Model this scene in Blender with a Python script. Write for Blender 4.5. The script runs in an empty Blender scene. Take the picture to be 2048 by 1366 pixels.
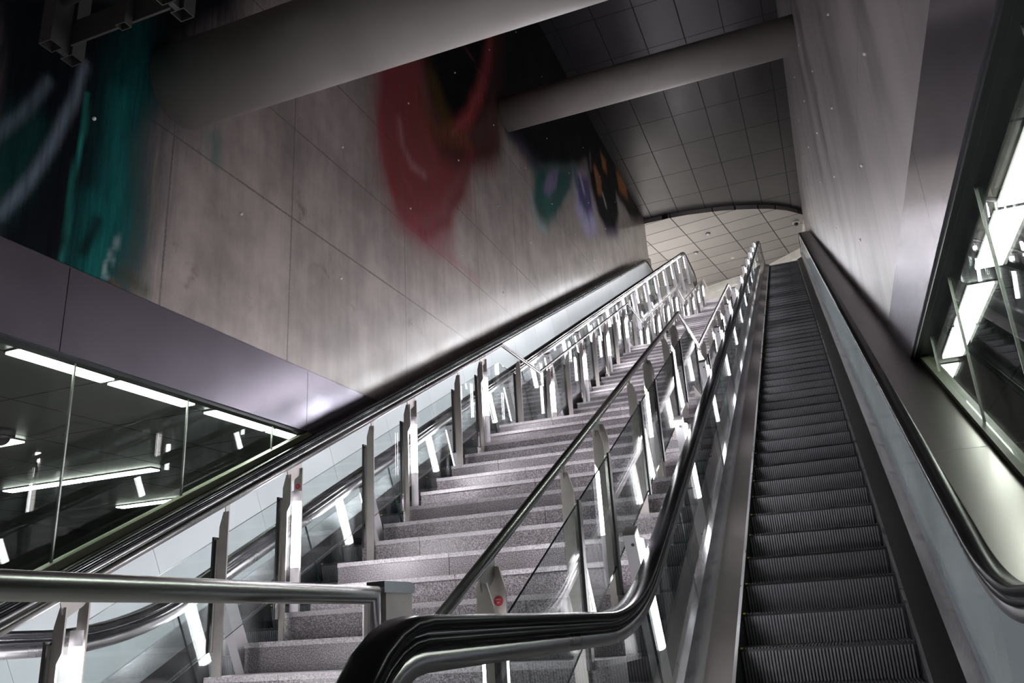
import bpy, math, random
from mathutils import Matrix, Vector, Euler
random.seed(7)
C = bpy.context.scene.collection
SC = bpy.context.scene
UP = 1.0            # everything below is written with the eye level at z = 0; the floor is 1 m lower

# ------------------------------------------------------------------ materials
def mat(name):
    m = bpy.data.materials.new(name); m.use_nodes = True
    nt = m.node_tree
    for n in list(nt.nodes):
        nt.nodes.remove(n)
    out = nt.nodes.new('ShaderNodeOutputMaterial')
    return m, nt, out
def N(nt, kind, **kw):
    n = nt.nodes.new(kind)
    for k, v in kw.items():
        if k in n.inputs: n.inputs[k].default_value = v
        else: setattr(n, k, v)
    return n
def ramp(nt, stops):
    r = nt.nodes.new('ShaderNodeValToRGB')
    el = r.color_ramp.elements
    while len(el) < len(stops): el.new(0.5)
    for e, (p, c) in zip(el, stops):
        e.position = p; e.color = (c[0], c[1], c[2], 1) if not isinstance(c, (int, float)) else (c, c, c, 1)
    return r
def coords(nt, scale=(1, 1, 1), kind='Object'):
    t = N(nt, 'ShaderNodeTexCoord'); mp = N(nt, 'ShaderNodeMapping')
    mp.inputs['Scale'].default_value = scale
    nt.links.new(t.outputs[kind], mp.inputs['Vector'])
    return mp.outputs['Vector']
def plain(name, col, rough=0.4, metal=0.0, var=0.12, nscale=6.0, stretch=(1, 1, 1), bump=0.0, rvar=0.08, spec=0.5, coat=0.0):
    m, nt, out = mat(name)
    b = N(nt, 'ShaderNodeBsdfPrincipled')
    b.inputs['Metallic'].default_value = metal
    b.inputs['Specular IOR Level'].default_value = spec
    b.inputs['Coat Weight'].default_value = coat
    v = coords(nt, stretch)
    no = N(nt, 'ShaderNodeTexNoise', Scale=nscale, Detail=5.0, Roughness=0.6)
    nt.links.new(v, no.inputs['Vector'])
    r = ramp(nt, [(0.25, tuple(c * (1 - var) for c in col)), (0.75, tuple(min(1, c * (1 + var)) for c in col))])
    nt.links.new(no.outputs['Fac'], r.inputs['Fac'])
    nt.links.new(r.outputs['Color'], b.inputs['Base Color'])
    mr = N(nt, 'ShaderNodeMapRange')
    mr.inputs['To Min'].default_value = max(0.02, rough - rvar); mr.inputs['To Max'].default_value = rough + rvar
    nt.links.new(no.outputs['Fac'], mr.inputs['Value'])
    nt.links.new(mr.outputs['Result'], b.inputs['Roughness'])
    if bump:
        bp = N(nt, 'ShaderNodeBump', Strength=bump, Distance=0.01)
        nt.links.new(no.outputs['Fac'], bp.inputs['Height'])
        nt.links.new(bp.outputs['Normal'], b.inputs['Normal'])
    nt.links.new(b.outputs['BSDF'], out.inputs['Surface'])
    return m
def emit(name, col, strength):
    m, nt, out = mat(name)
    e = N(nt, 'ShaderNodeEmission', Strength=strength)
    e.inputs['Color'].default_value = (*col, 1)
    nt.links.new(e.outputs['Emission'], out.inputs['Surface'])
    return m
def glass(name, tint=(0.93, 0.97, 0.96), ior=1.5, rough=0.0, smear=0.03):
    m, nt, out = mat(name)
    tr = N(nt, 'ShaderNodeBsdfTransparent'); tr.inputs['Color'].default_value = (*tint, 1)
    gl = N(nt, 'ShaderNodeBsdfGlossy'); gl.inputs['Roughness'].default_value = rough
    df = N(nt, 'ShaderNodeBsdfDiffuse'); df.inputs['Color'].default_value = (.7, .72, .74, 1)
    lw = N(nt, 'ShaderNodeLayerWeight', Blend=0.5)
    f0 = ((ior - 1) / (ior + 1)) ** 2
    fr = math_node(nt, 'MULTIPLY_ADD', math_node(nt, 'POWER', lw.outputs['Facing'], 5.0), 1 - f0, f0)
    mx = N(nt, 'ShaderNodeMixShader')
    nt.links.new(fr, mx.inputs['Fac'])
    nt.links.new(tr.outputs['BSDF'], mx.inputs[1]); nt.links.new(gl.outputs['BSDF'], mx.inputs[2])
    v = coords(nt, (1, 1, .35))
    no = N(nt, 'ShaderNodeTexNoise', Scale=5.0, Detail=6.0); nt.links.new(v, no.inputs['Vector'])
    mr = N(nt, 'ShaderNodeMapRange'); mr.inputs['From Min'].default_value = .45; mr.inputs['From Max'].default_value = .8
    mr.inputs['To Max'].default_value = smear
    nt.links.new(no.outputs['Fac'], mr.inputs['Value'])
    m2 = N(nt, 'ShaderNodeMixShader')
    nt.links.new(mr.outputs['Result'], m2.inputs['Fac'])
    nt.links.new(mx.outputs['Shader'], m2.inputs[1]); nt.links.new(df.outputs['BSDF'], m2.inputs[2])
    nt.links.new(m2.outputs['Shader'], out.inputs['Surface'])
    return m
def satin(name, col, rough, k):
    m, nt, out = mat(name)
    d = N(nt, 'ShaderNodeBsdfDiffuse'); g = N(nt, 'ShaderNodeBsdfGlossy'); g.inputs['Roughness'].default_value = rough
    v = coords(nt); no = N(nt, 'ShaderNodeTexNoise', Scale=4.0, Detail=4.0); nt.links.new(v, no.inputs['Vector'])
    r = ramp(nt, [(.3, tuple(c * .8 for c in col)), (.7, tuple(c * 1.2 for c in col))]); nt.links.new(no.outputs['Fac'], r.inputs['Fac'])
    nt.links.new(r.outputs['Color'], d.inputs['Color'])
    lw = N(nt, 'ShaderNodeLayerWeight', Blend=0.5)
    f = math_node(nt, 'MULTIPLY_ADD', math_node(nt, 'POWER', lw.outputs['Facing'], 5.0), .35, k)
    mx = N(nt, 'ShaderNodeMixShader'); nt.links.new(f, mx.inputs['Fac'])
    nt.links.new(d.outputs['BSDF'], mx.inputs[1]); nt.links.new(g.outputs['BSDF'], mx.inputs[2])
    nt.links.new(mx.outputs['Shader'], out.inputs['Surface'])
    return m
def math_node(nt, op, a, b=None, c=None):
    n = N(nt, 'ShaderNodeMath', operation=op)
    for i, x in enumerate((a, b, c)):
        if x is None: continue
        if isinstance(x, (int, float)): n.inputs[i].default_value = x
        else: nt.links.new(x, n.inputs[i])
    return n.outputs[0]
def line_mask(nt, coord, positions, width):
    """1 on thin lines at the given positions of one coordinate"""
    tot = None
    for p in positions:
        d = math_node(nt, 'ABSOLUTE', math_node(nt, 'SUBTRACT', coord, p))
        k = math_node(nt, 'LESS_THAN', d, width)
        tot = k if tot is None else math_node(nt, 'MAXIMUM', tot, k)
    return tot
def grid_mask(nt, coord, start, step, width):
    f = math_node(nt, 'FRACT', math_node(nt, 'ADD', math_node(nt, 'DIVIDE', math_node(nt, 'SUBTRACT', coord, start), step), 200.5))
    d = math_node(nt, 'ABSOLUTE', math_node(nt, 'SUBTRACT', f, 0.5))
    return math_node(nt, 'LESS_THAN', d, width / step)
def concrete(name, base, paint=False, vj=(), hj=(), rough=0.42, lo=.62, wt=.3, sscale=(1, 2.2, .28)):
    m, nt, out = mat(name)
    b = N(nt, 'ShaderNodeBsdfPrincipled')
    v = coords(nt)
    sx = N(nt, 'ShaderNodeSeparateXYZ'); nt.links.new(v, sx.inputs[0])
    big = N(nt, 'ShaderNodeTexNoise', Scale=0.9, Detail=9.0, Roughness=0.65); nt.links.new(v, big.inputs['Vector'])
    vs = coords(nt, sscale)
    streak = N(nt, 'ShaderNodeTexNoise', Scale=2.2, Detail=7.0, Roughness=0.6); nt.links.new(vs, streak.inputs['Vector'])
    fine = N(nt, 'ShaderNodeTexNoise', Scale=45.0, Detail=4.0); nt.links.new(v, fine.inputs['Vector'])
    s = math_node(nt, 'ADD', math_node(nt, 'MULTIPLY', big.outputs['Fac'], 1 - wt), math_node(nt, 'MULTIPLY', streak.outputs['Fac'], wt))
    r = ramp(nt, [(0.36, tuple(c * lo for c in base)), (0.45, tuple(c * (.5 + lo * .5) for c in base)), (0.53, base), (0.63, tuple(min(1, c * 1.2) for c in base))])
    nt.links.new(s, r.inputs['Fac'])
    col = r.outputs['Color']
    # small dark blemishes
    bl = N(nt, 'ShaderNodeTexNoise', Scale=1.7, Detail=10.0, Roughness=.72); nt.links.new(v, bl.inputs['Vector'])
    blr = ramp(nt, [(0.60, 0.0), (0.70, 0.7)]); nt.links.new(bl.outputs['Fac'], blr.inputs['Fac'])
    mxb = N(nt, 'ShaderNodeMixRGB'); mxb.inputs['Color2'].default_value = (base[0] * .42, base[1] * .38, base[2] * .33, 1)
    nt.links.new(blr.outputs['Color'], mxb.inputs['Fac']); nt.links.new(col, mxb.inputs['Color1']); col = mxb.outputs['Color']
    if vj or hj:
        wob = math_node(nt, 'MULTIPLY', math_node(nt, 'SUBTRACT', fine.outputs['Fac'], .5), .03)
        ms = []
        if vj: ms.append(line_mask(nt, math_node(nt, 'ADD', sx.outputs['Y'], wob), vj, .011))
        if hj: ms.append(line_mask(nt, math_node(nt, 'ADD', sx.outputs['Z'], wob), hj, .012))
        jm = ms[0] if len(ms) == 1 else math_node(nt, 'MAXIMUM', ms[0], ms[1])
        jm = math_node(nt, 'MULTIPLY', jm, math_node(nt, 'ADD', math_node(nt, 'MULTIPLY', big.outputs['Fac'], 1.1), .05))
        mxj = N(nt, 'ShaderNodeMixRGB'); mxj.inputs['Color2'].default_value = (base[0] * .2, base[1] * .19, base[2] * .18, 1)
        nt.links.new(jm, mxj.inputs['Fac']); nt.links.new(col, mxj.inputs['Color1']); col = mxj.outputs['Color']
    if paint:
        at = N(nt, 'ShaderNodeAttribute'); at.attribute_name = 'paint'
        vp = coords(nt, (1, 5.0, 0.5))
        st = N(nt, 'ShaderNodeTexNoise', Scale=3.0, Detail=8.0, Roughness=.7); nt.links.new(vp, st.inputs['Vector'])
        a = math_node(nt, 'ADD', at.outputs['Alpha'], math_node(nt, 'MULTIPLY', math_node(nt, 'SUBTRACT', st.outputs['Fac'], .5),
            math_node(nt, 'MULTIPLY', math_node(nt, 'MULTIPLY', at.outputs['Alpha'], math_node(nt, 'SUBTRACT', 1.0, at.outputs['Alpha'])), 4.5)))
        a.node.use_clamp = True
        pv = ramp(nt, [(0.3, 0.55), (0.7, 1.35)]); nt.links.new(st.outputs['Fac'], pv.inputs['Fac'])
        mu = N(nt, 'ShaderNodeMixRGB', blend_type='MULTIPLY'); mu.inputs['Fac'].default_value = 1
        nt.links.new(at.outputs['Color'], mu.inputs['Color1']); nt.links.new(pv.outputs['Color'], mu.inputs['Color2'])
        mp = N(nt, 'ShaderNodeMixRGB')
        nt.links.new(a, mp.inputs['Fac']); nt.links.new(col, mp.inputs['Color1']); nt.links.new(mu.outputs['Color'], mp.inputs['Color2']); col = mp.outputs['Color']
    nt.links.new(col, b.inputs['Base Color'])
    if paint:
        bare = math_node(nt, 'SUBTRACT', 1.0, a)
        nt.links.new(math_node(nt, 'MULTIPLY_ADD', bare, .45, .05), b.inputs['Specular IOR Level'])
        nt.links.new(math_node(nt, 'MULTIPLY', bare, 1.0), b.inputs['Coat Weight'])
        b.inputs['Coat Roughness'].default_value = .2
    else:
        b.inputs['Coat Weight'].default_value = .6; b.inputs['Coat Roughness'].default_value = .3
    mr = N(nt, 'ShaderNodeMapRange'); mr.inputs['To Min'].default_value = rough - .12; mr.inputs['To Max'].default_value = rough + .16
    nt.links.new(s, mr.inputs['Value']); nt.links.new(mr.outputs['Result'], b.inputs['Roughness'])
    bp = N(nt, 'ShaderNodeBump', Strength=.25, Distance=.01); nt.links.new(s, bp.inputs['Height'])
    nt.links.new(bp.outputs['Normal'], b.inputs['Normal'])
    nt.links.new(b.outputs['BSDF'], out.inputs['Surface'])
    return m
def tiled(name, base, x0, dx, y0, dy, w, rough=.3, metal=.0, rot=0.0, var=.08, ribs=False):
    m, nt, out = mat(name)
    b = N(nt, 'ShaderNodeBsdfPrincipled'); b.inputs['Metallic'].default_value = metal
    t = N(nt, 'ShaderNodeTexCoord'); mp = N(nt, 'ShaderNodeMapping'); mp.inputs['Rotation'].default_value = (0, 0, rot)
    nt.links.new(t.outputs['Object'], mp.inputs['Vector'])
    sx = N(nt, 'ShaderNodeSeparateXYZ'); nt.links.new(mp.outputs[0], sx.inputs[0])
    k = math_node(nt, 'MAXIMUM', grid_mask(nt, sx.outputs['X'], x0, dx, w), grid_mask(nt, sx.outputs['Y'], y0, dy, w))
    fx = math_node(nt, 'FLOOR', math_node(nt, 'DIVIDE', math_node(nt, 'SUBTRACT', sx.outputs['X'], x0), dx))
    fy = math_node(nt, 'FLOOR', math_node(nt, 'DIVIDE', math_node(nt, 'SUBTRACT', sx.outputs['Y'], y0), dy))
    cb = N(nt, 'ShaderNodeCombineXYZ'); nt.links.new(fx, cb.inputs[0]); nt.links.new(fy, cb.inputs[1])
    wn = N(nt, 'ShaderNodeTexWhiteNoise'); nt.links.new(cb.outputs[0], wn.inputs['Vector'])
    r = ramp(nt, [(0, tuple(c * (1 - var) for c in base)), (1, tuple(c * (1 + var) for c in base))])
    nt.links.new(wn.outputs['Value'], r.inputs['Fac'])
    mx = N(nt, 'ShaderNodeMixRGB'); mx.inputs['Color2'].default_value = (.004, .004, .005, 1)
    nt.links.new(k, mx.inputs['Fac']); nt.links.new(r.outputs['Color'], mx.inputs['Color1'])
    nt.links.new(mx.outputs['Color'], b.inputs['Base Color'])
    no = N(nt, 'ShaderNodeTexNoise', Scale=1.3, Detail=5.0); nt.links.new(mp.outputs[0], no.inputs['Vector'])
    mr = N(nt, 'ShaderNodeMapRange'); mr.inputs['To Min'].default_value = rough - .08; mr.inputs['To Max'].default_value = rough + .1
    nt.links.new(no.outputs['Fac'], mr.inputs['Value'])
    rr = math_node(nt, 'MAXIMUM', mr.outputs['Result'], math_node(nt, 'MULTIPLY', k, .9)); nt.links.new(rr, b.inputs['Roughness'])
    mm = math_node(nt, 'MULTIPLY', math_node(nt, 'SUBTRACT', 1.0, k), metal); nt.links.new(mm, b.inputs['Metallic'])
    bp = N(nt, 'ShaderNodeBump', Strength=.6, Distance=.01); nt.links.new(math_node(nt, 'SUBTRACT', 1.0, k), bp.inputs['Height'])
    nt.links.new(bp.outputs['Normal'], b.inputs['Normal'])
    nt.links.new(b.outputs['BSDF'], out.inputs['Surface'])
    return m
def granite(name, lo, mid, hi, rough=.45):
    m, nt, out = mat(name)
    b = N(nt, 'ShaderNodeBsdfPrincipled'); v = coords(nt)
    oi = N(nt, 'ShaderNodeObjectInfo')
    ad = N(nt, 'ShaderNodeVectorMath', operation='ADD'); nt.links.new(v, ad.inputs[0]); nt.links.new(oi.outputs['Location'], ad.inputs[1])
    n1 = N(nt, 'ShaderNodeTexNoise', Scale=140.0, Detail=3.0, Roughness=.7); nt.links.new(ad.outputs[0], n1.inputs['Vector'])
    n2 = N(nt, 'ShaderNodeTexNoise', Scale=4.0, Detail=4.0); nt.links.new(ad.outputs[0], n2.inputs['Vector'])
    r = ramp(nt, [(.36, lo), (.5, mid), (.64, hi)]); nt.links.new(n1.outputs['Fac'], r.inputs['Fac'])
    r2 = ramp(nt, [(.3, .8), (.7, 1.1)]); nt.links.new(n2.outputs['Fac'], r2.inputs['Fac'])
    mu = N(nt, 'ShaderNodeMixRGB', blend_type='MULTIPLY'); mu.inputs['Fac'].default_value = 1
    nt.links.new(r.outputs['Color'], mu.inputs['Color1']); nt.links.new(r2.outputs['Color'], mu.inputs['Color2'])
    nt.links.new(mu.outputs['Color'], b.inputs['Base Color']); b.inputs['Roughness'].default_value = rough
    nt.links.new(b.outputs['BSDF'], out.inputs['Surface'])
    return m

LAMP = 160.0
M = dict(
    steel=plain('brushed_stainless', (.50, .485, .50), .28, 1.0, .06, 4, (1, 1, .12), rvar=.03),
    plate=plain('matt_steel_plate', (.44, .42, .40), .42, .85, .10, 14, rvar=.08),
    chrome=plain('polished_steel', (.62, .61, .62), .15, 1.0, .04, 3, rvar=.01),
    rail=plain('satin_steel_tube', (.52, .51, .51), .26, 1.0, .04, 3, rvar=.015),
    wavy=plain('wavy_polished_strip', (.68, .67, .70), .16, .92, .05, 3.0, (1, .6, 1), bump=.4, rvar=.05),
    rubber=satin('black_handrail_rubber', (.008, .0075, .009), .22, .035),
    gasket=plain('black_gasket', (.006, .006, .007), .5, 0, .1, 10),
    skirt=satin('black_skirt_panel', (.007, .007, .008), .28, .06),
    deck=plain('brown_grey_deck', (.20, .175, .175), .40, .55, .08, 5, rvar=.05),
    darkdeck=satin('dark_deck', (.006, .005, .005), .3, .025),  # black base paints in the dark that the glossy inner deck mirrors
    clad=plain('dark_stainless_cladding', (.34, .33, .34), .28, 1.0, .10, 3, (1, .4, .4), rvar=.08),
    rclad=plain('brushed_side_cladding', (.40, .37, .36), .29, 1.0, .06, 6, (1, .12, .2), rvar=.015),
    fascia=plain('grey_violet_panel', (.31, .287, .34), .22, .9, .05, 2.0, rvar=.04),
    frame=plain('dark_window_frame', (.05, .055, .055), .35, .6, .1, 5),
    sill=plain('sill_green_reflection', (.42, .46, .33), .42, .1, .06, 4),  # green reflection of the fluorescent light is put into the colour
    sillr=plain('olive_sill', (.06, .064, .042), .45, .2, .06, 4),
    plug=plain('glint_white_plug', (.93, .93, .95), .45, .0, .02, 4),  # white base stands in for the glints on the metal plugs
    mull=plain('pale_mullion', (.22, .235, .215), .35, .8, .05, 6),
    white=plain('white_lacquer', (.82, .80, .84), .38, .0, .03, 4),
    wallwhite=plain('white_wall_panel', (.88, .87, .83), .28, .0, .03, 3),
    lpanel=plain('pale_glass_panel', (.66, .69, .715), .26, .0, .02, 2, rvar=.02),
    rpanel=plain('grey_glass_panel', (.24, .27, .28), .16, .0, .03, 2, rvar=.03),
    step=plain('ribbed_aluminium', (.20, .192, .212), .40, .5, .14, 18, rvar=.06),
    steptread=plain('dark_tread', (.04, .039, .043), .5, .4, .14, 18),
    yellow=plain('yellow_step_mark', (.55, .45, .05), .5, 0, .08, 12),
    red=plain('red_sticker', (.36, .022, .04), .4, 0, .05, 10),
    sticktext=plain('pale_print', (.75, .55, .55), .5, 0, .02, 10),
    strut=plain('smooth_grey_strut', (.40, .375, .355), .55, 0, .07, 1.6, (1, 1, 1), bump=.05, rvar=.06),
    darksteel=plain('painted_dark_steel', (.085, .083, .08), .5, .3, .1, 6),
    darkroom=plain('dark_lobby_finish', (.055, .055, .055), .4, 0, .1, 2),
    floor=plain('pale_stone_floor', (.42, .41, .40), .35, 0, .15, 3),
    black=plain('black_plastic', (.01, .01, .01), .3, 0, .1, 10),
    dome=plain('smoked_dome', (.012, .012, .013), .06, 0, .1, 4),
    nosing=granite('pale_granite_nosing', (.22, .21, .22), (.42, .40, .42), (.60, .58, .60), .5),
    granite=granite('speckled_granite', (.045, .04, .045), (.16, .147, .157), (.40, .37, .39), .42),
    glass=glass('clear_glass', (.945, .97, .965), 1.62),
    window=glass('window_glass', (.93, .96, .93), 1.6, smear=.012),
    edge=plain('dark_green_glass_edge', (.012, .035, .035), .15, 0, .1, 6),
    tube=emit('lit_tube', (1.0, .955, 1.0), LAMP),
    bar=emit('lit_diffuser', (1.0, .965, 1.0), LAMP * 1.0),
    strip=emit('lit_ceiling_strip', (.95, 1.0, .93), 20.0),
    lobby=emit('added_lower_hall_strip', (.96, 1.0, .95), 34.0),
    hall=emit('added_upper_hall_strip', (1.0, .98, .94), 210.0),
    ceil=tiled('dark_ceiling_panel', (.042, .039, .044), -2.93, 1.15, 25.55, 1.98, .016, .32, .5),
    ceil2=tiled('pale_ceiling_panel', (.27, .25, .245), -9.81, 1.71, 32.67, 1.045, .02, .22, .25, rot=math.radians(9.5)),
    lobbyceil=tiled('lobby_ceiling_panel', (.075, .08, .078), -6.05, 1.15, 5.5, 1.3, .012, .4, 0),
)
M['concL'] = concrete('painted_concrete', (.39, .33, .312), True,
                      (5.64, 7.64, 10.58, 13.58, 15.8, 19.6, 22.8, 26.0, 29.0), (4.93, 6.2, 7.5, 10.25, 12.9))
M['concR'] = concrete('streaked_concrete', (.27, .24, .25), False, (3.6, 7.1, 10.0, 13.4, 17.2, 21.0), (4.9, 7.4, 9.9, 12.5), rough=.5, lo=.35, wt=.8, sscale=(1, .38, .06))

# ------------------------------------------------------------------ mesh collecting
class MB:
    def __init__(s): s.v = []; s.f = []; s.m = []; s.sm = []
    def face(s, idx, mi=0, smooth=False): s.f.append(tuple(idx)); s.m.append(mi); s.sm.append(smooth)
    def box(s, x0, x1, y0, y1, z0, z1, mi=0):
        return s.hexa([(x0, y0, z0), (x1, y0, z0), (x1, y1, z0), (x0, y1, z0), (x0, y0, z1), (x1, y0, z1), (x1, y1, z1), (x0, y1, z1)], mi)
    def hexa(s, p, mi=0, side=None):
        b = len(s.v); s.v += [tuple(q) for q in p]; side = mi if side is None else side
        for q, k in (((0, 3, 2, 1), mi), ((4, 5, 6, 7), mi), ((0, 1, 5, 4), side), ((1, 2, 6, 5), side), ((2, 3, 7, 6), side), ((3, 0, 4, 7), side)):
            s.face([b + i for i in q], k)
        return s
    def prism(s, poly, axis, a0, a1, mi=0, side=None, smooth=False):
        """poly: 2-D points in the other two axes (x: (y,z), y: (x,z), z: (x,y))"""
        def P(p, a):
            return (a, p[0], p[1]) if axis == 'x' else (p[0], a, p[1]) if axis == 'y' else (p[0], p[1], a)
        b = len(s.v); n = len(poly); side = mi if side is None else side
        s.v += [P(p, a0) for p in poly] + [P(p, a1) for p in poly]
        s.face(range(b, b + n), mi); s.face(range(b + 2 * n - 1, b + n - 1, -1), mi)
        for i in range(n):
            j = (i + 1) % n
            s.face((b + i, b + j, b + n + j, b + n + i), side, smooth)
        return s
    def tube(s, pts, r, seg=16, mi=0, caps=True, r1=None):
        pts = [Vector(p) for p in pts]; rings = []
        up = Vector((1, 0, 0)) if abs((pts[1] - pts[0]).normalized().x) < .9 else Vector((0, 0, 1))
        for i, p in enumerate(pts):
            a = (pts[i] - pts[i - 1]).normalized() if i else None
            c = (pts[i + 1] - pts[i]).normalized() if i < len(pts) - 1 else None
            t = ((a or c) + (c or a)).normalized()
            k = 1.0
            if a and c: k = 1 / max(.4, math.cos(a.angle(c) / 2))
            u = (up - t * up.dot(t)).normalized(); w = t.cross(u)
            rr = r if r1 is None else r + (r1 - r) * i / (len(pts) - 1)
            b = len(s.v)
            for q in range(seg):
                an = 2 * math.pi * q / seg
                off = u * math.cos(an) + w * (math.sin(an) * k)
                s.v.append(tuple(p + off * rr))
            rings.append(b)
        for b0, b1 in zip(rings, rings[1:]):
            for q in range(seg):
                j = (q + 1) % seg
                s.face((b0 + q, b0 + j, b1 + j, b1 + q), mi, True)
        if caps:
            s.face([rings[0] + q for q in range(seg - 1, -1, -1)], mi); s.face([rings[-1] + q for q in range(seg)], mi)
        return s
    def sweep(s, path, prof, mi=0, smooth=True, caps=True):
        """path: (y,z) points; prof: closed (x, n) outline, n measured along the path normal"""
        n = len(prof); rings = []
        for i, p in enumerate(path):
            a = path[max(0, i - 1)]; c = path[min(len(path) - 1, i + 1)]
            t = Vector((c[0] - a[0], c[1] - a[1])).normalized(); nn = (-t.y, t.x)
            b = len(s.v)
            for (x, h) in prof: s.v.append((x, p[0] + nn[0] * h, p[1] + nn[1] * h))
            rings.append(b)
        for b0, b1 in zip(rings, rings[1:]):
            for q in range(n):
                j = (q + 1) % n
                s.face((b0 + q, b0 + j, b1 + j, b1 + q), mi, smooth)
        if caps:
            s.face([rings[0] + q for q in range(n)], mi); s.face([rings[-1] + q for q in range(n - 1, -1, -1)], mi)
        return s
    def ball(s, c, r, seg=10, rings=6, mi=0, sc=(1, 1, 1), half=None):
        b = len(s.v)
        for i in range(rings + 1):
            th = math.pi * i / rings
            for q in range(seg):
                ph = 2 * math.pi * q / seg
                s.v.append((c[0] + r * sc[0] * math.sin(th) * math.cos(ph), c[1] + r * sc[1] * math.sin(th) * math.sin(ph), c[2] + r * sc[2] * math.cos(th)))
        for i in range(rings):
            for q in range(seg):
                j = (q + 1) % seg
                s.face((b + i * seg + q, b + (i + 1) * seg + q, b + (i + 1) * seg + j, b + i * seg + j), mi, True)
        return s
    def mesh(s, name, mats, org=(0, 0, 0)):
        me = bpy.data.meshes.new(name)
        me.from_pydata([(x - org[0], y - org[1], z - org[2]) for x, y, z in s.v], [], s.f)
        me.polygons.foreach_set('material_index', s.m); me.polygons.foreach_set('use_smooth', s.sm)
        for m in (mats if isinstance(mats, (list, tuple)) else [mats]): me.materials.append(M[m] if isinstance(m, str) else m)
        me.validate(); me.update()
        import bmesh
        bm = bmesh.new(); bm.from_mesh(me); bmesh.ops.recalc_face_normals(bm, faces=bm.faces); bm.to_mesh(me); bm.free()
        return me
    def build(s, name, mats, parent=None, org=None):
        """link as one object; vertices are given in the parent's frame shifted by the parent's world place"""
        o0 = WP.get(parent.as_pointer(), (0, 0, 0)) if parent else (0, 0, 0)
        if org is None: org = o0
        o = bpy.data.objects.new(name, s.mesh(name, mats, org)); C.objects.link(o)
        if parent: o.parent = parent
        o.location = tuple(a - b for a, b in zip(org, o0))
        WP[o.as_pointer()] = org
        return o
WP = {}
def tag(o, label=None, cat=None, group=None, kind=None):
    if label: o['label'] = label
    if cat: o['category'] = cat
    if group: o['group'] = group
    if kind: o['kind'] = kind
    return o
def thing(name, loc, label, cat, group=None, rot=None):
    o = bpy.data.objects.new(name, None); C.objects.link(o); o.location = loc
    o.empty_display_size = .1
    if rot: o.rotation_euler = rot
    WP[o.as_pointer()] = tuple(loc) if not rot else (0, 0, 0)
    return tag(o, label, cat, group)
def struct(name, mb, mats, parent=None):
    o = mb.build(name, mats, parent)
    if not parent: o['kind'] = 'structure'
    return o
def link_copy(src, parent, loc=None):
    c = src.copy(); C.objects.link(c)
    if parent: c.parent = parent
    if loc is not None: c.location = loc
    return c
ORD = 'first second third fourth fifth sixth seventh eighth ninth tenth eleventh twelfth thirteenth fourteenth fifteenth sixteenth seventeenth eighteenth nineteenth twentieth'.split()
def path_fillet(pts, rad, step=.06):
    """polyline in (y,z) with rounded corners; rad per inner corner"""
    out = [pts[0]]
    for i in range(1, len(pts) - 1):
        a, b, c = Vector(pts[i - 1]), Vector(pts[i]), Vector(pts[i + 1]); r = rad[i - 1]
        d0 = (a - b).normalized(); d1 = (c - b).normalized(); ang = d0.angle(d1); t = r / math.tan(ang / 2)
        cen = b + (d0 + d1).normalized() * (r / math.sin(ang / 2)); p0 = b + d0 * t; p1 = b + d1 * t
        a0 = math.atan2(p0.y - cen.y, p0.x - cen.x); a1 = math.atan2(p1.y - cen.y, p1.x - cen.x)
        da = (a1 - a0 + math.pi) % (2 * math.pi) - math.pi
        n = max(4, int(abs(da) * r / step))
        for k in range(n + 1):
            an = a0 + da * k / n; out.append((cen.x + r * math.cos(an), cen.y + r * math.sin(an)))
    out.append(pts[-1]); return out
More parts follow.
